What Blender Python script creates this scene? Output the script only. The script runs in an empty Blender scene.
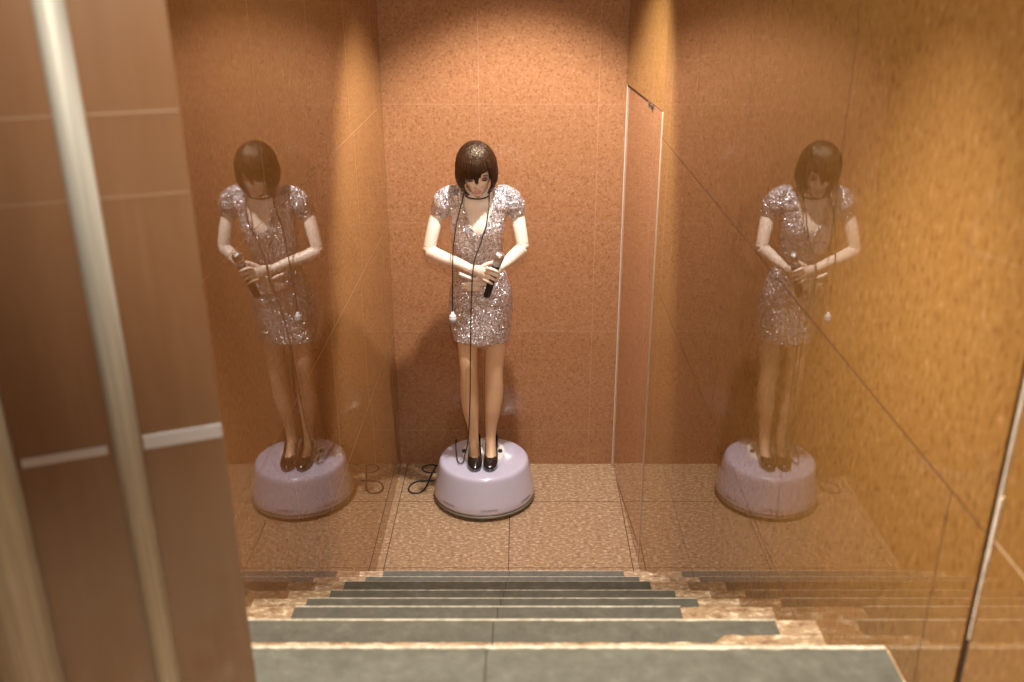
import bpy, bmesh, math, random
from mathutils import Vector, Matrix, noise

random.seed(7)
S = bpy.context.scene
COL = S.collection
R = math.radians

# ------------------------------------------------------------------ camera
H = 2.69                                   # eye height above the landing
TH = R(21.9)
FPX = 932.0
cd = bpy.data.cameras.new('camera'); cam = bpy.data.objects.new('camera', cd); COL.objects.link(cam)
cam.location = (0, 0, H); cam.rotation_euler = (R(90) - TH, 0, 0)
cd.sensor_width = 36; cd.lens = FPX / 1024 * 36
cd.shift_x = -10 / 1024
cd.clip_start = .02
cd.dof.use_dof = True; cd.dof.focus_distance = 4.7; cd.dof.aperture_fstop = 3.8
S.camera = cam

# ------------------------------------------------------------------ view, world, lights
vs = S.view_settings
vs.view_transform = 'Standard'; vs.look = 'None'; vs.gamma = 1; vs.use_curve_mapping = False
vs.exposure = 0.75
w = bpy.data.worlds.new('world'); S.world = w; w.use_nodes = True
w.node_tree.nodes['Background'].inputs[0].default_value = (1, .86, .7, 1)
w.node_tree.nodes['Background'].inputs[1].default_value = .3

def lamp(kind, loc, aim, power, color, **k):
    d = bpy.data.lights.new(kind.lower() + '_light', kind); d.energy = power; d.color = color
    for a, b in k.items(): setattr(d, a, b)
    o = bpy.data.objects.new(d.name, d); COL.objects.link(o); o.location = loc
    o.rotation_euler = (Vector(aim) - Vector(loc)).to_track_quat('-Z', 'Y').to_euler()
    return o
CEIL = 3.32
WARM = (1, .84, .68)
lamp('SPOT', (.08, 3.58, CEIL - .03), (-.12, 4.70, 0), 200, (1, .945, .92), spot_size=R(78), spot_blend=.5, shadow_soft_size=.035)
lamp('SPOT', (.0, 1.15, CEIL - .03), (.0, 1.20, 0), 108, (1, .93, .80), spot_size=R(80), spot_blend=.7, shadow_soft_size=.04)
lamp('SPOT', (.05, -.45, CEIL - .03), (-.05, 4.77, 2.0), 190, (1, .93, .80), spot_size=R(62), spot_blend=.8, shadow_soft_size=.06)  # added fill from behind the viewer, mainly for the walls
lamp('AREA', (-.05, 2.4, CEIL - .02), (-.05, 2.4, 0), 4, (1, .92, .80), shape='RECTANGLE', size=1.0, size_y=2.2)  # added soft fill over the steps, no fixture of its own

# ------------------------------------------------------------------ helpers
def P(x, y, Y):
    """point at distance Y ahead of the camera's foot that the picture shows at pixel (x, y)"""
    u = (x - 522) / FPX; v = (y - 341) / FPX
    yh = math.cos(TH) - v * math.sin(TH); dn = math.sin(TH) + v * math.cos(TH)
    z = Y / yh
    return Vector((u * z, Y, H - dn * z))

def link(name, me, mat, parent=None, smooth=False):
    o = bpy.data.objects.new(name, me); COL.objects.link(o)
    if mat is not None:
        for m in (mat if isinstance(mat, (list, tuple)) else [mat]): me.materials.append(m)
    if smooth:
        for p in me.polygons: p.use_smooth = True
    if parent: o.parent = parent
    return o

def obj(name, bm, mat, parent=None, smooth=False, recalc=True):
    if recalc: bmesh.ops.recalc_face_normals(bm, faces=bm.faces[:])
    me = bpy.data.meshes.new(name); bm.to_mesh(me); bm.free()
    return link(name, me, mat, parent, smooth)

def tag(o, label=None, cat=None, group=None, kind=None):
    for k, v in (('label', label), ('category', cat), ('group', group), ('kind', kind)):
        if v: o[k] = v
    return o

def empty(name, loc=(0, 0, 0)):
    o = bpy.data.objects.new(name, None); COL.objects.link(o); o.location = loc
    o.empty_display_size = .1
    return o

def adopt(child, parent):
    """keep the child's world place while it becomes part of parent"""
    child.parent = parent
    child.matrix_parent_inverse = Matrix.Translation(parent.location).inverted()
    return child

def box(bm, x0, x1, y0, y1, z0, z1, bevel=0):
    vs_ = [bm.verts.new((x, y, z)) for z in (z0, z1) for y in (y0, y1) for x in (x0, x1)]
    f = [(0, 1, 3, 2), (4, 5, 7, 6), (0, 1, 5, 4), (2, 3, 7, 6), (0, 2, 6, 4), (1, 3, 7, 5)]
    fs = [bm.faces.new([vs_[i] for i in q]) for q in f]
    if bevel:
        es = list({e for q in fs for e in q.edges})
        bmesh.ops.bevel(bm, geom=es, offset=bevel, segments=2, affect='EDGES', profile=.5)

def prism(bm, pts, z0, z1):
    a = [bm.verts.new((p[0], p[1], z0)) for p in pts]; b = [bm.verts.new((p[0], p[1], z1)) for p in pts]
    n = len(pts)
    for i in range(n): bm.faces.new([a[i], a[(i + 1) % n], b[(i + 1) % n], b[i]])
    bm.faces.new(a); bm.faces.new(b[::-1])

def catmull(pts, n=8):
    out = []
    m = len(pts)
    for i in range(m - 1):
        p0 = pts[max(i - 1, 0)]; p1 = pts[i]; p2 = pts[i + 1]; p3 = pts[min(i + 2, m - 1)]
        for k in range(n):
            t = k / n
            out.append([.5 * ((2 * b) + (-a + c) * t + (2 * a - 5 * b + 4 * c - d) * t * t + (-a + 3 * b - 3 * c + d) * t ** 3)
                        for a, b, c, d in zip(p0, p1, p2, p3)])
    out.append(list(pts[-1]))
    return out

def loft(bm, secs, seg=20, n=6, fixed=False, cap=True):
    """secs: (centre, rx, ry[, power]); ellipse rings swept along a smooth line. fixed keeps the rings level."""
    raw = [(*s[0], s[1], s[2]) for s in secs]
    pts = catmull(raw, n)
    rings = []
    for i, q in enumerate(pts):
        c = Vector(q[:3]); rx, ry = max(q[3], .0005), max(q[4], .0005)
        if fixed:
            ax, ay = Vector((1, 0, 0)), Vector((0, 1, 0))
        else:
            d = Vector(pts[min(i + 1, len(pts) - 1)][:3]) - Vector(pts[max(i - 1, 0)][:3])
            d.normalize()
            if i == 0:
                ref = Vector((1, 0, 0)) if abs(d.x) < .8 else Vector((0, 0, 1))
                ax = (ref - d * ref.dot(d)).normalized()
            else:
                ax = (lax - d * lax.dot(d)).normalized()
            ay = d.cross(ax)
        lax = ax
        rings.append([bm.verts.new(c + ax * (rx * math.cos(2 * math.pi * k / seg)) + ay * (ry * math.sin(2 * math.pi * k / seg))) for k in range(seg)])
    for a, b in zip(rings, rings[1:]):
        for k in range(seg): bm.faces.new([a[k], a[(k + 1) % seg], b[(k + 1) % seg], b[k]])
    if cap:
        for rg, sgn, q, nb in ((rings[0], 1, pts[0], pts[1]), (rings[-1], -1, pts[-1], pts[-2])):
            c = Vector(q[:3]); d = (c - Vector(nb[:3])).normalized()
            tip = bm.verts.new(c + d * min(q[3], q[4]) * .6)
            for k in range(seg): bm.faces.new([rg[k], rg[(k + 1) % seg], tip])
    return rings

def tube(pts, r, seg=10, n=6):
    bm = bmesh.new(); loft(bm, [(p, r, r) for p in pts], seg, n); return bm

def lathe(prof, seg=64, c=(0, 0)):
    bm = bmesh.new(); rings = []
    for r, z in prof:
        if r < 1e-5: rings.append([bm.verts.new((c[0], c[1], z))])
        else: rings.append([bm.verts.new((c[0] + r * math.cos(2 * math.pi * k / seg), c[1] + r * math.sin(2 * math.pi * k / seg), z)) for k in range(seg)])
    for a, b in zip(rings, rings[1:]):
        for k in range(seg):
            j = (k + 1) % seg
            if len(a) == 1 and len(b) == 1: continue
            if len(a) == 1: bm.faces.new([a[0], b[j], b[k]])
            elif len(b) == 1: bm.faces.new([a[k], a[j], b[0]])
            else: bm.faces.new([a[k], a[j], b[j], b[k]])
    return bm

# ------------------------------------------------------------------ materials
def mat(name, color=(.5, .5, .5), rough=.5, metal=0, **k):
    m = bpy.data.materials.new(name); m.use_nodes = True
    b = m.node_tree.nodes['Principled BSDF']
    b.inputs['Base Color'].default_value = (*color, 1); b.inputs['Roughness'].default_value = rough
    b.inputs['Metallic'].default_value = metal
    for a, v in k.items(): b.inputs[a.replace('_', ' ')].default_value = v
    return m

class N:
    def __init__(s, m): s.t = m.node_tree; s.b = s.t.nodes['Principled BSDF']
    def new(s, typ, **k):
        n = s.t.nodes.new(typ)
        for a, v in k.items(): setattr(n, a, v)
        return n
    def l(s, a, b): s.t.links.new(a, b)
    def pos(s): return s.new('ShaderNodeNewGeometry').outputs['Position']
    def noise(s, vec, scale, detail=4, rough=.6, dist=0):
        n = s.new('ShaderNodeTexNoise'); n.inputs['Scale'].default_value = scale
        n.inputs['Detail'].default_value = detail; n.inputs['Roughness'].default_value = rough
        n.inputs['Distortion'].default_value = dist
        s.l(vec, n.inputs['Vector']); return n.outputs['Fac']
    def ramp(s, fac, stops, interp='LINEAR'):
        n = s.new('ShaderNodeValToRGB'); n.color_ramp.interpolation = interp
        e = n.color_ramp.elements
        while len(e) < len(stops): e.new(.5)
        for q, (p, c) in zip(e, stops):
            q.position = p; q.color = (*c, 1) if len(c) == 3 else c
        s.l(fac, n.inputs[0]); return n.outputs['Color']
    def mix(s, fac, a, b, blend='MIX'):
        n = s.new('ShaderNodeMix', data_type='RGBA', blend_type=blend)
        for v, i in ((fac, 0), (a, 6), (b, 7)):
            if hasattr(v, 'is_output'): s.l(v, n.inputs[i])
            elif i == 0: n.inputs[0].default_value = v
            else: n.inputs[i].default_value = (*v, 1)
        return n.outputs[2]
    def math(s, op, a, b=0):
        n = s.new('ShaderNodeMath', operation=op)
        for v, i in ((a, 0), (b, 1)):
            if hasattr(v, 'is_output'): s.l(v, n.inputs[i])
            else: n.inputs[i].default_value = v
        return n.outputs[0]
    def bump(s, h, strength, dist=.002):
        n = s.new('ShaderNodeBump'); n.inputs['Strength'].default_value = strength; n.inputs['Distance'].default_value = dist
        s.l(h, n.inputs['Height']); s.l(n.outputs[0], s.b.inputs['Normal'])
    def scaled(s, vec, sc):
        n = s.new('ShaderNodeVectorMath', operation='MULTIPLY'); s.l(vec, n.inputs[0]); n.inputs[1].default_value = sc
        return n.outputs[0]
    def bricks(s, axes, off, bw, rh, rowoff, mortar):
        sep = s.new('ShaderNodeSeparateXYZ'); s.l(s.pos(), sep.inputs[0])
        cmb = s.new('ShaderNodeCombineXYZ')
        s.l(s.math('ADD', sep.outputs[axes[0]], off[0]), cmb.inputs[0]); s.l(s.math('ADD', sep.outputs[axes[1]], off[1]), cmb.inputs[1])
        b = s.new('ShaderNodeTexBrick'); b.offset = rowoff; b.offset_frequency = 2; b.squash = 1
        b.inputs['Scale'].default_value = 1; b.inputs['Brick Width'].default_value = bw; b.inputs['Row Height'].default_value = rh
        b.inputs['Mortar Size'].default_value = mortar; b.inputs['Mortar Smooth'].default_value = 0
        s.l(cmb.outputs[0], b.inputs['Vector'])
        return b.outputs['Fac']

def granite(name, base, dark, light, rough, ior, axes, off, bw, rh, rowoff, mortar, joint, streak=(1, 1, 1), fleck=85):
    m = mat(name, base, rough); n = N(m)
    p = n.pos(); ps = n.scaled(p, streak)
    f1 = n.noise(ps, fleck, 5, .7); f2 = n.noise(ps, fleck * .45, 4, .65, .6); f3 = n.noise(p, 2.2, 3, .5)
    st_ = (.37, .47, .53, .62) if 'flamed' in name else (.37, .46, .56, .67)
    c = n.ramp(f1, list(zip(st_, (dark, base, base, light))))
    spots = n.ramp(f2, [(.60, (0, 0, 0)), (.70, (1, 1, 1))])
    c = n.mix(n.math('MULTIPLY', spots, .55), c, dark)
    c = n.mix(n.math('MULTIPLY', f3, .35), c, tuple(v * .78 for v in base))
    if mortar:
        br = n.bricks(axes, off, bw, rh, rowoff, mortar)
        c = n.mix(br, c, joint)
        n.l(n.math('ADD', n.math('MULTIPLY', br, .5), rough), n.b.inputs['Roughness'])
    n.l(c, n.b.inputs['Base Color'])
    n.b.inputs['IOR'].default_value = ior
    return m

G_BASE = (.40, .150, .045); G_DARK = (.17, .055, .018); G_LIGHT = (.56, .26, .10)
m_wall_r = granite('amber_polished_granite', (.35, .178, .050), (.22, .095, .024), (.52, .29, .12), .014, 1.68, (1, 2), (.355, .39), .71, .61, .176, .0016, (.12, .05, .018), (1, 1, .45), 120)
m_wall_n = granite('amber_granite_pale_joints', (.35, .178, .050), (.25, .105, .028), (.52, .29, .12), .03, 1.62, (1, 2), (.253, .39), 9, .61, .1, .0016, (.65, .45, .28), (1, 1, .45), 120)
m_wall_l = granite('amber_polished_granite_light_joints', (.36, .175, .056), (.23, .098, .027), (.52, .29, .13), .014, 1.66, (1, 2), (.10, .39), .67, .61, .1, .0011, (.50, .31, .15), (1, 1, .45), 120)
m_wall_b = granite('brown_polished_granite', (.365, .170, .077), (.23, .098, .042), (.48, .27, .14), .10, 1.5, (0, 2), (.216, .39), .60, .61, 0, .0007, (.46, .26, .16))
m_leaf = granite('door_granite', (.45, .215, .10), (.30, .13, .055), (.60, .34, .20), .014, 2.3, (1, 2), (.0, .39), 3, .61, 0, .0012, (.3, .15, .08))
m_floor = granite('flamed_floor_granite', (.42, .262, .140), (.20, .11, .055), (.78, .60, .40), .38, 1.5, (0, 1), (.065, -4.36 + 4.8), .60, .60, 0, .0022, (.10, .05, .025), (.6, 1, 1), 75)
m_tread = granite('flamed_step_granite', (.50, .34, .20), (.24, .12, .06), (.95, .80, .58), .45, 1.5, (0, 1), (.055, 5), 1.4, 30, 0, .0016, (.10, .05, .025), (.5, 1, 1), 70)
for m_ in (m_floor, m_tread):
    n = N(m_); n.bump(n.noise(n.scaled(n.pos(), (.6, 1, 1)), 38, 6, .8), .45, .004)
m_ceil = mat('ceiling_paint', (.45, .33, .24), .8)

m_slate = mat('grey_slate', (.17, .16, .135), .7, 0, Specular_IOR_Level=.3); n = N(m_slate)
f = n.noise(n.pos(), 30, 6, .7); f2 = n.noise(n.pos(), 5, 3)
c = n.ramp(f, [(.3, (.10, .095, .075)), (.6, (.16, .155, .125)), (.8, (.26, .25, .21))])
c = n.mix(n.math('MULTIPLY', f2, .4), c, (.12, .11, .085))
br = n.bricks((0, 1), (.055, 5), 1.4, 30, 0, .0011); c = n.mix(br, c, (.04, .03, .02))
n.l(c, n.b.inputs['Base Color']); n.bump(f, .3)
m_chip = mat('chipped_stone_edge', (.72, .64, .50), .7); n = N(m_chip)
n.l(n.ramp(n.noise(n.pos(), 60, 5, .7), [(.35, (.45, .38, .26)), (.6, (.80, .73, .60))]), n.b.inputs['Base Color'])

m_steel = mat('brushed_steel_trim', (.5, .46, .4), .62, .4); n = N(m_steel)
n.l(n.ramp(n.noise(n.scaled(n.pos(), (60, 60, 1.2)), 3, 4), [(.3, (.33, .315, .28)), (.7, (.47, .45, .39))]), n.b.inputs['Base Color'])
m_bead = mat('pale_edge_bead', (.66, .50, .38), .4)
m_panel = mat('brown_polished_panel', (.18, .085, .035), .22); n = N(m_panel)
f = n.noise(n.scaled(n.pos(), (9, 9, .8)), 3, 5, .7); f2 = n.noise(n.pos(), 5, 3)
c = n.ramp(f, [(.3, (.145, .066, .028)), (.6, (.18, .088, .042)), (.85, (.22, .13, .075))])
n.l(n.mix(n.math('MULTIPLY', f2, .5), c, (.17, .095, .050)), n.b.inputs['Base Color'])
n.b.inputs['Coat Weight'].default_value = 1; n.b.inputs['Coat Roughness'].default_value = .16; n.b.inputs['Coat IOR'].default_value = 1.7
m_gap = mat('dark_gap', (.04, .02, .012), .8)
m_seal = mat('white_filler', (.80, .70, .58), .7)

def skinmat(name, c1, c2, rough=.42, sss=.1):
    m = mat(name, c1, rough); n = N(m)
    n.l(n.ramp(n.noise(n.pos(), 14, 4), [(.3, c2), (.7, c1)]), n.b.inputs['Base Color'])
    n.b.inputs['Subsurface Weight'].default_value = sss; n.b.inputs['Subsurface Radius'].default_value = (.01, .005, .003)
    return m
m_skin = skinmat('cream_mannequin_skin', (.88, .72, .59), (.83, .66, .53))
m_tights = skinmat('tan_hosiery', (.72, .46, .27), (.66, .41, .24), .5, 0)
m_lip = mat('pink_lips', (.66, .34, .31), .35)
m_eye = mat('eye_shadow', (.32, .10, .10), .5)
m_lash = mat('dark_lashes', (.02, .01, .01), .6)
m_joint = mat('joint_gap', (.22, .13, .09), .7)
m_hair = mat('dark_brown_hair', (.035, .014, .008), .27, 0, Specular_Tint=(1, .80, .55, 1), Specular_IOR_Level=.75); n = N(m_hair)
m_black = mat('black_plastic', (.012, .011, .012), .35)
m_cable = mat('black_rubber_cable', (.02, .016, .016), .5)
m_patent = mat('black_patent_leather', (.010, .008, .009), .10, 0, Coat_Weight=1.0)
m_grille = mat('silver_mesh_grille', (.70, .70, .70), .32, 1.0); n = N(m_grille)
vo = n.new('ShaderNodeTexVoronoi'); vo.inputs['Scale'].default_value = 380; n.l(n.pos(), vo.inputs['Vector']); n.bump(vo.outputs[0], .8, .001)
m_plug = mat('white_plug_plastic', (.85, .82, .80), .35)
m_grey = mat('grey_plug_plastic', (.42, .42, .44), .4)
m_ped = mat('lavender_white_plastic', (.58, .55, .66), .22, 0, Coat_Weight=.8); n = N(m_ped)
n.l(n.ramp(n.noise(n.pos(), 6, 3), [(.3, (.56, .53, .65)), (.7, (.61, .58, .69))]), n.b.inputs['Base Color'])
m_pedbase = mat('grey_green_base_plastic', (.21, .19, .15), .35)
m_plate = mat('white_acrylic_plate', (.92, .90, .82), .12, 0, Coat_Weight=1.0)
m_print = mat('grey_lettering', (.22, .17, .20), .5)
m_lampglass = mat('lamp_glass', (1, .9, .75), .4, 0, Emission_Color=(1, .86, .68, 1), Emission_Strength=6.0)
m_metal = mat('satin_metal_ring', (.7, .68, .64), .3, 1.0)

# sequins: each cell is a tiny tilted mirror
m_seq = mat('silver_sequins', (.75, .70, .72), .28, .7); n = N(m_seq)
vo = n.new('ShaderNodeTexVoronoi'); vo.inputs['Scale'].default_value = 250; n.l(n.pos(), vo.inputs['Vector'])
sub = n.new('ShaderNodeVectorMath', operation='SUBTRACT'); n.l(vo.outputs['Color'], sub.inputs[0]); sub.inputs[1].default_value = (.5, .5, .5)
scl = n.new('ShaderNodeVectorMath', operation='SCALE'); n.l(sub.outputs[0], scl.inputs[0]); scl.inputs['Scale'].default_value = 1.5
add = n.new('ShaderNodeVectorMath', operation='ADD'); n.l(scl.outputs[0], add.inputs[0]); n.l(n.new('ShaderNodeNewGeometry').outputs['Normal'], add.inputs[1])
nm = n.new('ShaderNodeVectorMath', operation='NORMALIZE'); n.l(add.outputs[0], nm.inputs[0]); n.l(nm.outputs[0], n.b.inputs['Normal'])
wn = n.new('ShaderNodeTexWhiteNoise', noise_dimensions='3D'); n.l(vo.outputs['Position'], wn.inputs['Vector'])
n.l(n.ramp(wn.outputs['Value'], [(0, (.22, .19, .20)), (.18, (.52, .47, .50)), (.4, (.82, .78, .83)), (.7, (.98, .96, 1.0)), (1, (.95, .85, .80))]), n.b.inputs['Base Color'])

# ================================================================== THE SETTING
XL, XR, YB = -.70, .565, 4.772
STEP_H = [H - d for d in (.979, 1.169, 1.346, 1.534, 1.748, 1.952, 2.180, 2.435)]
STEP_Y = [1.162, 1.465, 1.733, 2.009, 2.328, 2.648, 2.987, 3.378]
DOOR_Y, DOOR_H = 3.80, 2.15

def struct(name, bm, m, parent=None, label=None):
    o = obj(name, bm, m, parent)
    if not parent: o['kind'] = 'structure'
    if label: o['label'] = label
    return o

bm = bmesh.new(); box(bm, XL - .1, XR + .25, STEP_Y[-1] - .2, YB + .1, -.1, 0); struct('floor', bm, m_floor, label='speckled brown stone floor of the landing at the foot of the steps')
bm = bmesh.new(); box(bm, XL - .1, XR + .25, YB, YB + .1, 0, CEIL); struct('wall_back', bm, m_wall_b, label='brown stone wall directly behind the mannequin')
bm = bmesh.new(); box(bm, XL - .1, XL, .55, YB, 0, CEIL); struct('wall_left', bm, m_wall_l, label='polished amber stone wall on the left side of the steps')
# right wall: the long polished slab, the slab above the door, the short slab nearest the viewer
SEAM = .956
bm = bmesh.new(); box(bm, XR, XR + .1, SEAM + .010, DOOR_Y, 0, CEIL)
struct('wall_right', bm, m_wall_r, label='polished amber stone wall on the right side of the steps')
bm = bmesh.new(); prism(bm, [(.520, YB), (XR, DOOR_Y), (XR + .1, DOOR_Y), (XR + .1, YB)], DOOR_H, CEIL)
struct('wall_right_over_door', bm, m_wall_r, label='stone lintel slab above the flush door in the far right corner')
bm = bmesh.new(); box(bm, XR + .002, XR + .1, -1.9, SEAM - .003, 0, CEIL)
struct('wall_right_near', bm, m_wall_n, label='amber stone slab nearest the viewer at the right edge')
bm = bmesh.new()
box(bm, XR + .004, XR + .03, SEAM - .003, SEAM + .010, 0, CEIL)
sm = struct('trim_1', bm, m_gap, label='dark open joint between two slabs of the right wall')
bm = bmesh.new()                                            # ragged filler along the seam
zz = 1.90
while zz < CEIL:
    dz = random.uniform(.008, .025); wv = random.uniform(.0022, .0042) + (.003 if 2.02 < zz < 2.10 else 0)
    box(bm, XR - .0005, XR + .006, SEAM - .002 - wv, SEAM - .001, zz, min(zz + dz + .001, CEIL))
    zz += dz
struct('seam_filler', bm, m_seal, sm, label='ragged white filler beside the open joint')

# flush door in the right wall with its two bright edge beads
door = empty('door_1', (XR, DOOR_Y, 0)); door['kind'] = 'structure'; door['label'] = 'tall stone-faced flush door in the right wall beside the back wall'
bm = bmesh.new(); prism(bm, [(.5635, DOOR_Y + .010), (.5275, YB - .002), (.61, YB - .002), (.61, DOOR_Y + .010)], .004, DOOR_H - .004)
adopt(struct('door_leaf', bm, m_leaf, door), door)
bm = bmesh.new(); box(bm, .521, .5275, YB - .010, YB - .001, .002, DOOR_H - .002, .002); adopt(struct('door_jamb', bm, m_bead, door, 'pale edge bead in the corner of the back wall'), door)
bm = bmesh.new(); box(bm, XR - .003, XR + .010, DOOR_Y - .001, DOOR_Y + .014, .002, DOOR_H - .002, .002); adopt(struct('door_jamb', bm, m_bead, door, 'pale edge bead on the near side of the door'), door)
bm = bmesh.new(); prism(bm, [(.524, YB - .002), (XR + .001, DOOR_Y), (XR + .09, DOOR_Y), (XR + .09, YB - .002)], DOOR_H - .012, DOOR_H)
for yy in (4.02, 4.10, 4.22): box(bm, .548, .565, yy, yy + .03, DOOR_H - .022, DOOR_H - .006)
adopt(struct('door_head', bm, m_gap, door, 'dark metal strip along the top of the door'), door)

# steps
st = empty('stairs', (0, STEP_Y[0], 0)); st['kind'] = 'structure'; st['label'] = 'flight of speckled stone steps going down to the landing'
strip_x = [(-.62, .562), (-.60, .487), (-.514, .358), (-.56, .457), (-.576, .46), (-.604, .437), (-.60, .45), (-.60, .44), (-.60, .42)]
for k, (yy, hh) in enumerate(zip(STEP_Y, STEP_H)):
    y0 = -1.9 if k == 0 else STEP_Y[k - 1]
    bm = bmesh.new(); box(bm, XL, XR, y0, yy, 0, hh, .0)
    s = adopt(struct('stair_step', bm, m_tread, st), st)
    depth = (.13, .062, .066, .085, .11, .12, .12, .12, .12)[k]
    x0, x1 = strip_x[k]
    bm = bmesh.new()
    # strip with slightly broken ends and front
    nseg = 60
    fr = [(x0 + (x1 - x0) * i / nseg, yy + .001 + .001 * noise.noise(Vector((i * .9, k * 7, 0)))) for i in range(nseg + 1)]
    bk = [(x, yy - depth - .001 + (.004 * noise.noise(Vector((x * 25, k * 3, 2))) if k in (1, 2) else 0) + (.020 + .008 * noise.noise(Vector((x * 60, 1, 7))) if k == 1 and x > x1 - .11 else 0)) for x, _ in fr][::-1]
    prism(bm, fr + bk, hh - .02, hh + .0010)
    g = struct('nosing_strip', bm, m_slate, s, 'dark grey slate strip along the step edge')
    # chipped pale arris
    bm = bmesh.new()
    n2 = 150; fr = []; bk = []
    xa, xb = (x0, x1)
    for i in range(n2 + 1):
        x = xa + (xb - xa) * i / n2
        wv = .0045 + .004 * max(0, noise.noise(Vector((x * 14, k * 5.3, 1)))) + .002 * noise.noise(Vector((x * 60, k, 4)))
        if k == 0 and x > .12: wv += .006 * max(0, noise.noise(Vector((x * 9, 3, 9))) + .2)
        fr.append((x, yy + .0025)); bk.append((x, yy + .001 - wv * (1.0, .7, .5, .3, .2, .1, .1, .1, .1)[k]))
    prism(bm, fr + bk[::-1], hh - .006, hh + .0018)
    e = struct('chipped_edge', bm, m_chip, s, 'pale chipped edge of the step')

# near panel on the left: brown polished cladding with steel stiles
A = Vector((-.367, 1.02)); D = Vector((-.93, -.37)).normalized(); Nn = Vector((D.y, -D.x)) * 1.0   # Nn points away from the viewer?
if Nn.y < 0: Nn = -Nn
def pan(s, t): q = A + D * s + Nn * t; return (q.x, q.y)
pr = empty('wall_left_near', (A.x, A.y, 0)); pr['kind'] = 'structure'; pr['label'] = 'brown polished panel wall with steel strips at the left edge, closest to the viewer'
bm = bmesh.new(); prism(bm, [pan(0, 0), pan(.32, 0), pan(.32, .09), pan(0, .09)], STEP_H[0], CEIL)
adopt(struct('panel', bm, m_panel, pr), pr)
def half_round(s, r):
    bm = bmesh.new(); prism(bm, [pan(s + r * math.cos(a), -.8 * r * math.sin(a)) for a in [math.pi * i / 14 for i in range(15)]], STEP_H[0] + .001, CEIL - .001); return bm
for s_, r_ in ((.109, .0153), (.264, .037)):
    o = adopt(struct('steel_stile', half_round(s_, r_), m_steel, pr, 'upright rounded steel strip'), pr)
    for p in o.data.polygons: p.use_smooth = abs(p.normal.z) < .5
m_band = mat('pale_blue_glint', (.50, .49, .52), .3, .3)  # pale bands stand in for a reflected highlight on the panel
m_tanjoint = mat('tan_joint', (.22, .13, .075), .4)
for z0, z1, t, mm, sa, sb, ll in ((2.154, 2.1715, .0012, m_band, .001, .091, 'painted highlight band across the panel'), (2.156, 2.167, .0012, m_band, .131, .222, 'painted highlight band across the panel'),
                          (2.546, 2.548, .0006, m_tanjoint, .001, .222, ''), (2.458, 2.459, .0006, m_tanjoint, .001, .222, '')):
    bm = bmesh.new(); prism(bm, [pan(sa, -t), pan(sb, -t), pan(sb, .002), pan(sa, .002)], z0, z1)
    adopt(struct('glint_band' if z0 < 2.2 else 'panel_joint', bm, mm, pr, ll or 'thin pale joint across the panel'), pr)

# enclosure behind the viewer
bm = bmesh.new(); box(bm, XL - .1, XR + .25, -1.95, YB + .1, CEIL, CEIL + .1); struct('ceiling', bm, m_ceil, label='plain ceiling over the steps')
bm = bmesh.new(); box(bm, -1.3, XR + .1, -2.0, -1.9, STEP_H[0], CEIL); struct('wall_front', bm, m_ceil, label='plain wall behind the viewer')

# recessed downlights in the ceiling; the one behind the viewer is added for fill
for lx, ly, lb in ((.08, 3.58, 'recessed downlight over the mannequin on the landing'), (.0, 1.15, 'recessed downlight over the middle of the steps'), (.05, -.45, 'added fill downlight behind the viewer')):
    dl = empty('ceiling_downlight', (lx, ly, CEIL)); tag(dl, lb, 'light')
    adopt(obj('ring', lathe([(.040, CEIL - .0005), (.058, CEIL - .0005), (.056, CEIL - .008), (.044, CEIL - .010), (.040, CEIL - .004), (.040, CEIL - .0005)], 40, (lx, ly)), m_metal, smooth=True), dl)
    adopt(obj('lamp_lens', lathe([(0, CEIL - .002), (.038, CEIL - .002), (.038, CEIL - .0005), (0, CEIL - .0005)], 32, (lx, ly)), m_lampglass), dl)

# ================================================================== THE PEDESTAL
PX, PY, PH = -.205, 4.425, .24
def G(x, y, h):
    """point at height h that the picture shows at pixel (x, y)"""
    u = (x - 522) / FPX; v = (y - 341) / FPX
    yh = math.cos(TH) - v * math.sin(TH); dn = math.sin(TH) + v * math.cos(TH)
    z = (H - h) / dn
    return Vector((u * z, yh * z, h))

ped = tag(empty('pedestal', (PX, PY, 0)), 'round lavender-white plastic pedestal with a grey foot ring, standing on the landing under the mannequin', 'pedestal')
prof = [(.262, .036), (.2715, .040), (.2730, .050), (.268, .085), (.259, .130), (.2505, .175), (.2445, .205), (.241, .220), (.2365, .230), (.229, .2362), (.219, .2388), (.10, PH), (0, PH)]
adopt(obj('shell', lathe(prof, 128, (PX, PY)), m_ped, smooth=True), ped)
adopt(obj('groove', lathe([(.250, .030), (.2665, .030), (.2665, .041), (.250, .041), (.250, .030)], 96, (PX, PY)), m_gap, smooth=False), ped)['label'] = 'dark groove around the foot of the pedestal'
adopt(obj('foot_ring', lathe([(0, .001), (.232, .001), (.236, .014), (.262, .016), (.272, .020), (.2745, .028), (.270, .034), (.255, .035), (0, .035)], 128, (PX, PY)), m_pedbase, smooth=True), ped)['label'] = 'grey-green foot ring'

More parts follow.
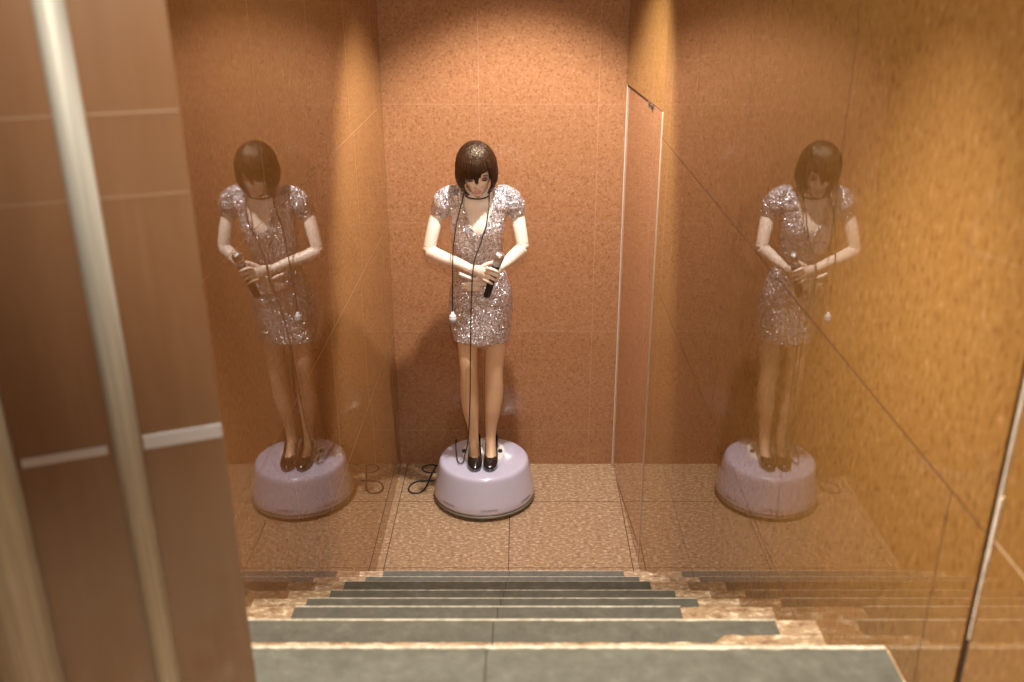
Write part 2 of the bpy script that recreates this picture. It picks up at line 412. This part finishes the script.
def cone_text(txt, ang, size, zc, name='lettering'):
    cu = bpy.data.curves.new('lettering', 'FONT'); cu.body = txt; cu.size = size; cu.align_x = 'CENTER'; cu.extrude = .0004; cu.resolution_u = 2
    t = bpy.data.objects.new('lettering', cu); COL.objects.link(t)
    me = bpy.data.meshes.new_from_object(t.evaluated_get(bpy.context.evaluated_depsgraph_get()))
    COL.objects.unlink(t); bpy.data.objects.remove(t)
    for v in me.vertices:
        h = zc + v.co.y
        for (r0, z0), (r1, z1) in zip(prof, prof[1:]):
            if z0 <= h <= z1 and z1 > z0: rr = r0 + (r1 - r0) * (h - z0) / (z1 - z0); break
        else: rr = .272
        rr += .0006 + v.co.z; a = ang + v.co.x / rr
        v.co = (PX + rr * math.sin(a), PY - rr * math.cos(a), h)
    o = bpy.data.objects.new(name, me); COL.objects.link(o); me.materials.clear(); me.materials.append(m_print)
    adopt(o, ped)
for ang in (.13, -.75, 1.0): cone_text('CHOREOID', ang, .0175, .062)

# white foot plate with knobs, bolted to the top of the pedestal
c0 = G(483.5, 451.5, PH + .006)
bm = bmesh.new()
outl = []
for i in range(64):
    a = 2 * math.pi * i / 64
    outl.append((c0.x + .114 * math.copysign(abs(math.cos(a)) ** .85, math.cos(a)), c0.y + .128 * math.copysign(abs(math.sin(a)) ** .9, math.sin(a))))
prism(bm, outl, PH - .001, PH + .008)
es = [e for e in bm.edges if all(abs(v.co.z - PH - .008) < 1e-5 for v in e.verts)]
bmesh.ops.bevel(bm, geom=es, offset=.003, segments=3, affect='EDGES')
fp = adopt(obj('foot_plate', bm, m_plate), ped); fp['label'] = 'glossy white oval foot plate'
for x in (464.3, 500.2):
    k = G(x, 450.5, PH + .016)
    adopt(obj('knob', lathe([(0, PH + .007), (.011, PH + .007), (.012, PH + .012), (.011, PH + .020), (.006, PH + .023), (0, PH + .023)], 24, (k.x, k.y)), m_black, smooth=True), ped)['label'] = 'black clamping knob'
k = G(482, 443, PH + .02)
bm = bmesh.new(); box(bm, k.x - .007, k.x + .007, k.y - .02, k.y + .03, PH + .007, PH + .055, .003)
adopt(obj('bracket', bm, m_metal), ped)['label'] = 'upright metal bracket between the heels'

# ================================================================== THE MANNEQUIN
man = tag(empty('mannequin', (PX, 4.41, PH + .008)), 'female mannequin in silver sequin dress and black shoes, head bowed, standing on the pedestal', 'mannequin')
BY = 4.41
def lean(y): t = max(0, min(1, (310 - y) / 110)); return .17 * t
def Pm(x, y, Y): return P(x, y, Y - lean(y))
SC = lambda py, Y=BY: Pm(522 + FPX, py, Y).x / FPX      # metres per pixel there

def torso_secs(grow=0.0, y0=190, y1=356):
    tab = [  # pixel row, centre x, half width px, half depth m
        (186, 477.5, 11, .052, .03), (190.5, 477.5, 19, .062, .025), (195, 478, 31.0, .066, .02), (202, 478, 33.0, .074, .01), (212, 478, 28.0, .088, 0),
        (224, 477.8, 26.5, .108, -.012), (233, 477.8, 25.5, .108, -.012), (246, 478, 24.2, .094, 0), (261, 478.8, 22.8, .084, 0),
        (276, 480, 26.5, .092, 0), (292, 480.6, 30.6, .104, .008), (306, 480.8, 31.2, .108, .010), (322, 481, 29.8, .102, .006),
        (338, 481.2, 27.6, .094, 0), (350, 481.2, 26.6, .088, 0), (360, 481.2, 26, .084, 0)]
    out = []
    for py, cx, hw, dp, dy in tab:
        if y0 - 6 <= py <= y1:
            c = Pm(cx, py, BY) + Vector((0, dy, 0)); out.append((c, hw * SC(py) + grow, dp + grow))
    return out

bm = bmesh.new()
loft(bm, torso_secs(-.003, 190, 340), 40, 5, fixed=True)
# neck
loft(bm, [(Pm(478, 197, 4.435), .062, .055), (Pm(478, 191, 4.425), .052, .050), (Pm(477.3, 185, 4.405), .046, .048), (Pm(476.8, 178, 4.385), .045, .048)], 24, 5)

# head, built in its own frame (x to the picture's right, -y the face) and bowed
HC = Pm(476.3, 168.6, 4.350); HTILT = R(27); HS = .955
HM = Matrix.Translation(HC) @ Matrix.Rotation(R(-3), 4, 'Y') @ Matrix.Rotation(R(4), 4, 'Z') @ Matrix.Rotation(HTILT, 4, 'X') @ Matrix.Scale(HS, 4)
hsec = [(.120, .012, .012, .014), (.114, .034, .036, .044), (.098, .055, .064, .074), (.070, .069, .083, .093), (.035, .0745, .091, .100), (.0, .0735, .092, .100),
        (-.030, .0705, .091, .088), (-.058, .062, .088, .062), (-.082, .050, .084, .036), (-.100, .036, .079, .006), (-.112, .022, .073, -.020), (-.117, .010, .066, -.040)]
hs = catmull([list(q) for q in hsec], 5)
SG = 56; rings = []
def g(x, s): return math.exp(-(x / s) ** 2)
for z, hw, f, b in hs:
    rg = []
    for k in range(SG):
        a = 2 * math.pi * k / SG
        x = hw * math.sin(a); y = -(f if math.cos(a) > 0 else b) * math.cos(a)
        if math.cos(a) <= 0: y = b * -math.cos(a)
        if math.cos(a) > 0:
            push = .020 * g(x, .0095) * g(z + .036, .013) + .010 * g(x, .008) * g(z + .012, .022)       # nose
            push -= .009 * (g(abs(x) - .031, .017) * g(z - .000, .013))                                    # eye sockets
            push += .005 * g(x, .020) * g(z + .066, .009) - .004 * g(x, .02) * g(z + .054, .006)          # lips
            push += .005 * g(x, .016) * g(z + .098, .014)                                                  # chin
            push += .004 * g(abs(x) - .045, .018) * g(z + .030, .020)                                      # cheeks
            push += .004 * g(abs(x) - .030, .022) * g(z - .020, .008)
            y -= push
        rg.append(bm.verts.new(HM @ Vector((x, y, z))))
    rings.append(rg)
for a, b in zip(rings, rings[1:]):
    for k in range(SG): bm.faces.new([a[k], a[(k + 1) % SG], b[(k + 1) % SG], b[k]])
bm.faces.new(rings[0]); bm.faces.new(rings[-1])
for sx in (-1, 1):                                        # ears
    q = [HM @ Vector((sx * .074, .012 + dy, z)) for dy, z in ((.004, .012), (0, .004), (-.004, -.012), (-.006, -.030))]
    loft(bm, [(q[0], .006, .010), (q[1], .008, .015), (q[2], .008, .014), (q[3], .005, .007)], 12, 4)

# arms
SHL, SHR = Pm(443.5, 201, 4.425), Pm(512.5, 201, 4.425)
ELL, ELR = Pm(428.6, 250.5, 4.33), Pm(523.0, 247.5, 4.33)
WRL, WRR = Pm(472.0, 269.0, 4.215), Pm(499.5, 268.5, 4.235)
for sh, mid1, mid2, el in ((SHL, Pm(438, 213, 4.425), Pm(433, 231, 4.375), ELL), (SHR, Pm(516.5, 213, 4.425), Pm(520, 230, 4.375), ELR)):
    loft(bm, [(sh, .034, .036), (mid1, .034, .036), (mid2, .032, .033), (el, .029, .030)], 24, 6)
for el, m1, wr in ((ELL, Pm(443, 257.5, 4.295), WRL), (ELR, Pm(514, 255.5, 4.30), WRR)):
    loft(bm, [(el, .031, .031), (m1, .030, .030), (el.lerp(wr, .68), .0245, .0245), (wr, .0175, .021)], 24, 6)

def finger(pts, r):
    n = len(pts) - 1
    loft(bm, [(p, r * (1 - .22 * i / n), r * (1 - .22 * i / n)) for i, p in enumerate(pts)], 12, 5)
# near hand: closed round the microphone
loft(bm, [(WRL, .0185, .022), (Pm(477.5, 270.8, 4.190), .018, .028), (Pm(483.5, 273.2, 4.176), .016, .034), (Pm(488, 275.0, 4.170), .013, .034)], 20, 5)
for a, b, c, d, r in (((486.5, 268.4), (491.0, 269.0), (496.0, 271.2), (499.0, 272.8), .0094), ((486.5, 272.2), (490.8, 273.2), (495.6, 275.4), (498.4, 276.8), .0095),
                      ((485.5, 276.0), (489.6, 277.2), (493.8, 279.5), (496.4, 280.8), .0091), ((484.0, 279.6), (487.8, 281.2), (491.2, 283.2), (493.6, 284.2), .0083)):
    finger([Pm(*a, 4.160), Pm(*b, 4.129), Pm(*c, 4.125), Pm(*d, 4.144)], r)
finger([Pm(480, 268.5, 4.186), Pm(485.5, 265.0, 4.186), Pm(490.5, 262.9, 4.182), Pm(494.5, 262.4, 4.176)], .0108)
# far hand: behind, its palm under the other, thumb and fingertips showing on the left
loft(bm, [(WRR, .020, .0185), (Pm(492.5, 274, 4.230), .026, .016), (Pm(485, 278.8, 4.222), .032, .015), (Pm(479.5, 281.5, 4.218), .030, .014)], 20, 5)
for a, b, c, d, r in (((479.5, 281.8), (474.5, 283.2), (469.5, 283.6), (466.0, 283.2), .0088), ((479.5, 284.0), (473.5, 285.2), (467.0, 285.4), (462.0, 284.6), .0092),
                      ((479.5, 286.6), (473.5, 287.6), (467.0, 287.9), (462.0, 287.4), .0088), ((480, 289.0), (474.5, 290.0), (469.5, 290.2), (466.5, 289.8), .0078)):
    finger([Pm(*a, 4.214), Pm(*b, 4.200), Pm(*c, 4.196), Pm(*d, 4.204)], r)
finger([Pm(484, 278, 4.212), Pm(474.5, 279.6, 4.196), Pm(467, 277.0, 4.190), Pm(459.6, 273.8, 4.194)], .0105)

# legs
def leg_secs(s, g_=0):
    if s < 0:
        t = [((467.5, 330, 4.41), .056, .060), ((467.8, 348, 4.405), .0500, .055), ((468.4, 362, 4.395), .0465, .049), ((468.8, 374, 4.395), .0440, .046), ((469.4, 392, 4.415), .0470, .050),
             ((470.6, 408, 4.425), .0435, .046), ((472.6, 424, 4.435), .0300, .033), ((473.6, 436, 4.44), .0255, .030)]
        foot = [((474.0, 446, 4.425), .0270, .034), ((474.6, 456, 4.385), .0280, .030), ((475.0, 463.5, 4.335), .0270, .016), ((475.0, 466.5, 4.305), .020, .010)]
    else:
        t = [((495.5, 330, 4.41), .056, .060), ((495.8, 348, 4.405), .0520, .055), ((494.6, 362, 4.395), .0475, .049), ((494.0, 374, 4.395), .0450, .046), ((494.0, 392, 4.415), .0465, .050),
             ((492.8, 408, 4.425), .0420, .046), ((491.2, 424, 4.435), .0310, .033), ((490.6, 436, 4.44), .0265, .030)]
        foot = [((490.6, 446, 4.425), .0280, .034), ((490.9, 456, 4.385), .0290, .030), ((491.0, 463.5, 4.335), .0270, .016), ((491.0, 466.5, 4.305), .020, .010)]
    return [(Pm(*p), rx + g_, ry + g_) for p, rx, ry in t + foot]
for s in (-1, 1): loft(bm, leg_secs(s, -.002), 28, 6)
body = adopt(obj('body', bm, m_skin, smooth=True), man)
rm = body.modifiers.new('remesh', 'REMESH'); rm.mode = 'VOXEL'; rm.voxel_size = .0033; rm.use_smooth_shade = True
sm_ = body.modifiers.new('smooth', 'SMOOTH'); sm_.factor = .5; sm_.iterations = 3

bm = bmesh.new()
for s in (-1, 1): loft(bm, leg_secs(s, .0012), 36, 8)
o = adopt(obj('tights', bm, m_tights, smooth=True), man); o['label'] = 'tan hosiery over both legs'

# elbow joint lines
for el, up in ((ELL, Pm(433, 231, 4.375)), (ELR, Pm(520, 230, 4.375))):
    d = (up - el).normalized(); cen = el + d * .018
    ax = d.cross(Vector((0, 1, 0))).normalized(); ay = d.cross(ax)
    bm = bmesh.new(); ringz = []
    for k in range(32):
        a = 2 * math.pi * k / 32; r_ = ax * math.cos(a) + ay * math.sin(a)
        ringz.append([bm.verts.new(cen + r_ * rr + d * dd) for rr, dd in ((.0270, -.0012), (.0303, -.0012), (.0303, .0012), (.0270, .0012))])
    for k in range(32):
        p_, q_ = ringz[k], ringz[(k + 1) % 32]
        for j in range(4): bm.faces.new([p_[j], p_[(j + 1) % 4], q_[(j + 1) % 4], q_[j]])
    adopt(obj('elbow_joint', bm, m_joint, smooth=True), man)['label'] = 'thin dark joint line above the elbow'

# face paint as low relief on the head
def head_patch(name, cx, cz, rx, rz, y, mm, lab, ry=.004, tilt=0):
    bm = bmesh.new(); bmesh.ops.create_uvsphere(bm, u_segments=20, v_segments=12, radius=1)
    for v in bm.verts:
        x, yy, z = v.co.x * rx, v.co.y * ry, v.co.z * rz
        bend = .006 * (x / max(rx, .001)) ** 2 * (rx / .02)
        x, z = x * math.cos(tilt) - z * math.sin(tilt), x * math.sin(tilt) + z * math.cos(tilt)
        v.co = HM @ Vector((cx + x, y + yy + bend, cz + z))
    q = adopt(obj(name, bm, mm, smooth=True), man); q['label'] = lab
head_patch('lips', 0, -.0625, .018, .0042, -.0935, m_lip, 'muted pink upper lip', .006)
head_patch('lips', 0, -.0710, .016, .0050, -.0935, m_lip, 'muted pink lower lip', .006)
for sx in (-1, 1):
    head_patch('eyelid', sx * .031, .002, .017, .0085, -.0800, m_eye, 'closed eyelid with reddish shadow', .005, sx * -.12)
    bm = tube([HM @ Vector((sx * (.031 + dx), -.0845 - .001 + abs(dx) * .14, -.0065 + abs(dx) ** 2 * 12)) for dx in (-.017, -.009, 0, .009, .018)], .0016, 8, 5)
    adopt(obj('eyelash', bm, m_lash, smooth=True), man)
    bm = tube([HM @ Vector((sx * (.030 + dx), -.0905 + (dx + .018) * .22, .024 - abs(dx - .004) ** 2 * 14)) for dx in (-.016, -.006, .006, .019)], .0018, 8, 5)
    adopt(obj('eyebrow', bm, m_lash, smooth=True), man)

# hair: a thick bob open at the face
def hair_shell(name, zb, inner=0.0):
    bm = bmesh.new(); NA, NT = 200, 56; cols = []
    for i in range(NA):
        az = -math.pi + 2 * math.pi * i / NA
        col = []
        d = math.degrees(az)
        zb_ = zb(d)
        for j in range(NT + 1):
            t = j / NT
            phi = t * math.pi / 2 if False else None
            # arc length split: crown to equator, then down
            ztop = .140
            s = t * (ztop - zb_ + .06)
            if s < .20 * 1.0:
                u_ = min(s / .20, 1); ang = u_ * math.pi / 2; z = (ztop - .015) * math.cos(ang) + .015; rad = math.sin(ang)
            else:
                z = .015 - (s - .20); rad = 1
            if z < .015:
                q = (.015 - z) / .135
                rad = 1 + .06 * math.sin(min(q, 1) * math.pi) - .34 * q ** 2.6
            col.append((rad, z, t))
        cols.append((az, col, d))
    grid = []
    for az, col, d in cols:
        gcol = []
        for rad, z, t in col:
            q = max(0, (.015 - z) / .135)
            a2 = az
            if abs(d) > 30: a2 = az - math.copysign(min(1, q) ** 1.4 * R(16) * max(0, 1 - (abs(d) - 30) / 90), az)
            strand = .0022 * noise.noise(Vector((math.sin(az) * 9, math.cos(az) * 9, z * 5))) + .0016 * math.sin(az * 43 + 3 * noise.noise(Vector((az * 2, z * 8, 0)))) * min(1, t * 4)
            fx, fy, by = .098, .108, .116
            rr = rad * (1 + strand * 10)
            x = fx * math.sin(a2) * rr; c = math.cos(a2)
            y = -(fy if c > 0 else by) * c * rr
            gcol.append(bm.verts.new(HM @ Vector((x, y + .002, z - .004))))
        grid.append(gcol)
    for i in range(NA):
        a, b = grid[i], grid[(i + 1) % NA]
        for j in range(NT): bm.faces.new([a[j], b[j], b[j + 1], a[j + 1]])
    bmesh.ops.remove_doubles(bm, verts=bm.verts[:], dist=.0004)
    o = adopt(obj(name, bm, m_hair, smooth=True), man)
    s = o.modifiers.new('thick', 'SOLIDIFY'); s.thickness = .010; s.offset = -1
    return o
def zb(d):
    # fringe: longest at the left of the brow, rising to the right
    if -40 < d < 41:
        base = -.004 + .0009 * (d + 40) * .45 + .022 * max(0, (d - 5) / 35)
        base -= .034 * math.exp(-((d + 2) / 4.5) ** 2) - .012 * math.exp(-((d - 16) / 5) ** 2)
        base += .004 * math.sin(d * 1.3)
        return base
    e = min(1, (abs(d) - 40) / 10)
    lo = -.118 if abs(d) < 110 else -.105
    lo += .004 * math.sin(d * .9)
    return (.0) * (1 - e) + lo * e
hair = hair_shell('hair', zb); hair['label'] = 'glossy dark brown bob with a swept fringe'
n = N(m_hair)
tc = n.new('ShaderNodeTexCoord').outputs['Object']
f = n.noise(n.scaled(n.pos(), (220, 220, 12)), 1, 3)
n.l(n.ramp(f, [(.35, (.008, .0035, .002)), (.65, (.040, .017, .009))]), n.b.inputs['Base Color'])
n.bump(f, .9, .004)

# dress
def wr(p):
    return .0022 * noise.noise(Vector((p.x * 18, p.y * 18, p.z * 30))) + .003 * noise.noise(Vector((p.x * 6, p.y * 6, p.z * 40 + p.x * 20)))
bm = bmesh.new()
secs = [s for s in torso_secs(.0035, 190, 346)]
rings = loft(bm, secs, 144, 12, fixed=True, cap=False)
bm.normal_update()
kill = []
def px_of(p):
    q = p - Vector((0, 0, H)); z = q.y * math.cos(TH) - q.z * math.sin(TH)
    v = (-q.z * math.cos(TH) - q.y * math.sin(TH)) / z
    return 522 + q.x / z * FPX, 341 + v * FPX
def cy(z):
    for (a_, _, _), (b_, _, _) in zip(secs, secs[1:]):
        if b_.z <= z <= a_.z: return a_.y + (b_.y - a_.y) * (a_.z - z) / (a_.z - b_.z)
    return secs[0][0].y
VL, VR, VT, VB = Pm(463, 189, 4.34).x, Pm(493.5, 189, 4.34).x, Pm(478, 190, 4.34).z, Pm(478, 236, 4.30).z
for f in bm.faces:
    c = f.calc_center_median()
    t = (VT - c.z) / (VT - VB)
    if c.y < cy(c.z) and t < 1:
        mid = (VL + VR) / 2; w_ = (VR - VL) / 2 * max(0, 1 - max(t, 0) ** 2.4)
        if abs(c.x - mid) < w_: kill.append(f)
    elif c.z > Pm(478, 192.5, BY).z and abs(c.x - Pm(478, 190, BY).x) < .075: kill.append(f)
bmesh.ops.delete(bm, geom=kill, context='FACES')
for v in bm.verts:
    v.co += v.normal * wr(v.co)
dress = adopt(obj('dress', bm, m_seq, smooth=True), man); dress['label'] = 'short silver sequin dress with a deep V neck'
s = dress.modifiers.new('thick', 'SOLIDIFY'); s.thickness = .003; s.offset = 0
# cap sleeves
for sx, sh in ((-1, Pm(443.5, 202, 4.42)), (1, Pm(512.0, 201.5, 4.42))):
    bm = bmesh.new()
    if sx < 0: path = [(459, 194.5, .018, .040), (452, 195.5, .038, .050), (445.5, 200, .047, .052), (441.5, 206.5, .048, .049), (439.5, 213, .042, .042)]
    else: path = [(497, 194, .018, .040), (504, 195, .038, .050), (510.5, 199.5, .047, .052), (514.5, 206, .048, .049), (516.0, 213, .042, .042)]
    loft(bm, [(Pm(x, y, 4.425), b_, a_) for x, y, a_, b_ in path], 64, 9, cap=False)
    for v in bm.verts:
        v.co += (v.co - sh).normalized() * (.006 * noise.noise(v.co * 26) + .003 * noise.noise(v.co * 70))
    q = adopt(obj('sleeve', bm, m_seq, dress, smooth=True), man); q.parent = dress; q.matrix_parent_inverse = Matrix.Identity(4)
    q['label'] = 'puffed sequin cap sleeve'
    s = q.modifiers.new('thick', 'SOLIDIFY'); s.thickness = .003
# choker
bm = bmesh.new()
nc = Pm(477.5, 196, 4.40)
loft(bm, [(nc + Vector((.060 * math.sin(a), -.058 * math.cos(a), .012 - .012 * math.cos(a))), .003, .003) for a in [2 * math.pi * i / 24 for i in range(25)]], 8, 2)
adopt(obj('choker', bm, m_cable, smooth=True), man)['label'] = 'thin black cord choker under the chin'

# shoes
for sx in (-1, 1):
    cx = 474.8 if sx < 0 else 491.0
    X0 = Pm(cx, 462, 4.34).x
    toe_in = .004 * -sx
    secs = []   # y, z centre, half width, half height
    B = PH + .008
    prof_s = [(4.478, B + .098, .018, .020), (4.462, B + .095, .028, .026), (4.43, B + .080, .030, .030), (4.395, B + .054, .031, .032), (4.360, B + .034, .034, .030),
              (4.325, B + .025, .0365, .025), (4.295, B + .019, .034, .0185), (4.272, B + .013, .024, .0125), (4.258, B + .009, .010, .007)]
    bm = bmesh.new()
    pts = catmull([list(q) for q in prof_s], 6); rg = []
    for y, z, hw, hh in pts:
        ring = []
        for k in range(36):
            a = 2 * math.pi * k / 36
            zz = math.sin(a) * hh
            if zz < 0: zz = -abs(math.sin(a)) ** .5 * hh * .9
            ring.append(bm.verts.new((X0 + toe_in * (4.36 - y) / .1 + hw * math.cos(a), y, z + zz)))
        rg.append(ring)
    for a, b in zip(rg, rg[1:]):
        for k in range(36): bm.faces.new([a[k], a[(k + 1) % 36], b[(k + 1) % 36], b[k]])
    bm.faces.new(rg[0]); bm.faces.new(rg[-1])
    kill = []
    for f in bm.faces:
        c = f.calc_center_median(); y = c.y
        if y > 4.335 and y < 4.470:
            j = min(range(len(pts)), key=lambda i: abs(pts[i][0] - y)); hh = pts[j][3]
            if c.z > pts[j][1] + hh * .30: kill.append(f)
        elif 4.312 < y <= 4.335 and abs(c.x - X0) < .026 * ((y - 4.312) / .023) ** .5 and c.z > B + .03: kill.append(f)
    bmesh.ops.delete(bm, geom=kill, context='FACES')
    shoe = adopt(obj('shoe', bm, m_patent, smooth=True), man); shoe['label'] = 'black patent high-heeled court shoe'
    s = shoe.modifiers.new('thick', 'SOLIDIFY'); s.thickness = .0025; s.offset = 1
    bm = bmesh.new(); loft(bm, [(Vector((X0, 4.462, B + .085)), .020, .022), (Vector((X0, 4.466, B + .050)), .010, .011), (Vector((X0, 4.468, B + .004)), .0055, .006)], 16, 5)
    q = obj('heel', bm, m_patent, shoe, smooth=True)

# ================================================================== HELD AND HUNG THINGS
a, b = Pm(499.3, 255.5, 4.160), P(486.6, 296.5, 4.158 - lean(280))
mic = tag(empty('microphone', b), 'black handheld microphone with a silver mesh head, gripped in the mannequin\'s hand', 'microphone')
d = (a - b).normalized(); L = (a - b).length
ax = d.cross(Vector((0, 1, 0))).normalized(); ay = d.cross(ax)
def along(prof_, seg=40):
    bm = bmesh.new(); rs = []
    for r_, t in prof_:
        rs.append([bm.verts.new(b + d * t + (ax * math.cos(2 * math.pi * k / seg) + ay * math.sin(2 * math.pi * k / seg)) * max(r_, .0003)) for k in range(seg)])
    for p_, q_ in zip(rs, rs[1:]):
        for k in range(seg): bm.faces.new([p_[k], p_[(k + 1) % seg], q_[(k + 1) % seg], q_[k]])
    bm.faces.new(rs[0]); bm.faces.new(rs[-1]); return bm
adopt(obj('handle', along([(.0, -.001), (.0150, 0), (.0165, .003), (.0170, .05), (.0175, .110), (.0185, L - .058), (.0185, L - .052)]), m_black, smooth=True), mic)
adopt(obj('collar', along([(.0165, L - .054), (.0205, L - .050), (.0205, L - .036), (.0175, L - .034)]), m_grey, smooth=True), mic)['label'] = 'grey collar ring'
adopt(obj('grille', along([(.0180, L - .037), (.0225, L - .030), (.0240, L - .020), (.0250, L - .004), (.0245, L + .002), (.0215, L + .010), (.0130, L + .014), (.006, L + .0155), (0, L + .016)]), m_grille, smooth=True), mic)['label'] = 'silver mesh head'

cord = tag(empty('neck_cord', P(478, 194, 4.45)), 'thin black cord hung round the mannequin\'s neck, ending in a white plug', 'cord')
top = PH + .0115
pts = [P(452.6, 313, 4.172), P(452.6, 295, 4.172), P(452.7, 270, 4.152), P(453.2, 250, 4.142), P(455.5, 230, 4.155), P(459.0, 213, 4.145), P(461.8, 203, 4.160), P(463.2, 196, 4.185), P(464.2, 191.5, 4.25), P(467, 188.5, 4.305),
       P(478, 187.0, 4.33), P(486, 188.5, 4.305), P(489.0, 191.5, 4.25), P(489.2, 196, 4.185), P(489.0, 205, 4.150), P(487.8, 215, 4.125), P(486, 226, 4.12), P(481, 242, 4.135), P(475.8, 256, 4.120), P(473.6, 265, 4.112), P(472.6, 275, 4.105),
       P(472.1, 283, 4.115), P(471.9, 290, 4.135), P(471.2, 305, 4.195), P(470.8, 330, 4.252), P(470.4, 360, 4.285), P(470.2, 390, 4.315), P(469.6, 415, 4.335), P(468.4, 436, 4.360), P(466.8, 448, 4.370), G(464.8, 455, top), G(463.6, 461, top), G(460.0, 463.4, top), G(457.2, 459, top),
       G(456.0, 450, top), G(455.8, 442.5, PH + .004), G(456.2, 439.8, PH - .002), P(456.2, 442, 4.665), P(450, 462, 4.70), G(444, 464.5, .006)]
adopt(obj('cord', tube(pts, .0029, 8, 6), m_cable, smooth=True), cord)
q = pts[0]
adopt(obj('plug', lathe([(0, q.z + .006), (.006, q.z + .006), (.0075, q.z - .004), (.0150, q.z - .010), (.0165, q.z - .018), (.0155, q.z - .022), (0, q.z - .022)], 28, (q.x, q.y)), m_plug, smooth=True), cord)['label'] = 'white plug cap'
adopt(obj('plug_body', lathe([(0, q.z - .0215), (.0165, q.z - .0215), (.0185, q.z - .028), (.0185, q.z - .036), (.0145, q.z - .046), (.0100, q.z - .050), (0, q.z - .050)], 28, (q.x, q.y)), m_grey, smooth=True), cord)['label'] = 'grey plug body'

fl = [(352, 346), (320, 338), (275, 342), (228, 358), (218, 378), (240, 402), (290, 415), (345, 410)]
f2 = [(345, 360), (318, 410), (290, 470), (262, 540), (215, 598), (160, 616), (110, 608), (84, 585), (92, 550), (130, 515), (190, 497), (260, 496), (335, 492)]
g1 = [G(400 + x / 9.74, 430 + y / 9.74, .005 + (.004 if 3 < i < 5 else 0)) for i, (x, y) in enumerate(fl)]
g2 = [G(400 + x / 9.74, 430 + y / 9.74, .005 + (.0065 if i in (1, 11) else 0)) for i, (x, y) in enumerate(f2)]
tag(obj('floor_cable', tube(g1[::-1] + [G(437, 465, .005)] + g2, .0042, 8, 6), m_cable, smooth=True), 'black power cable looped on the floor left of the pedestal', 'cable')
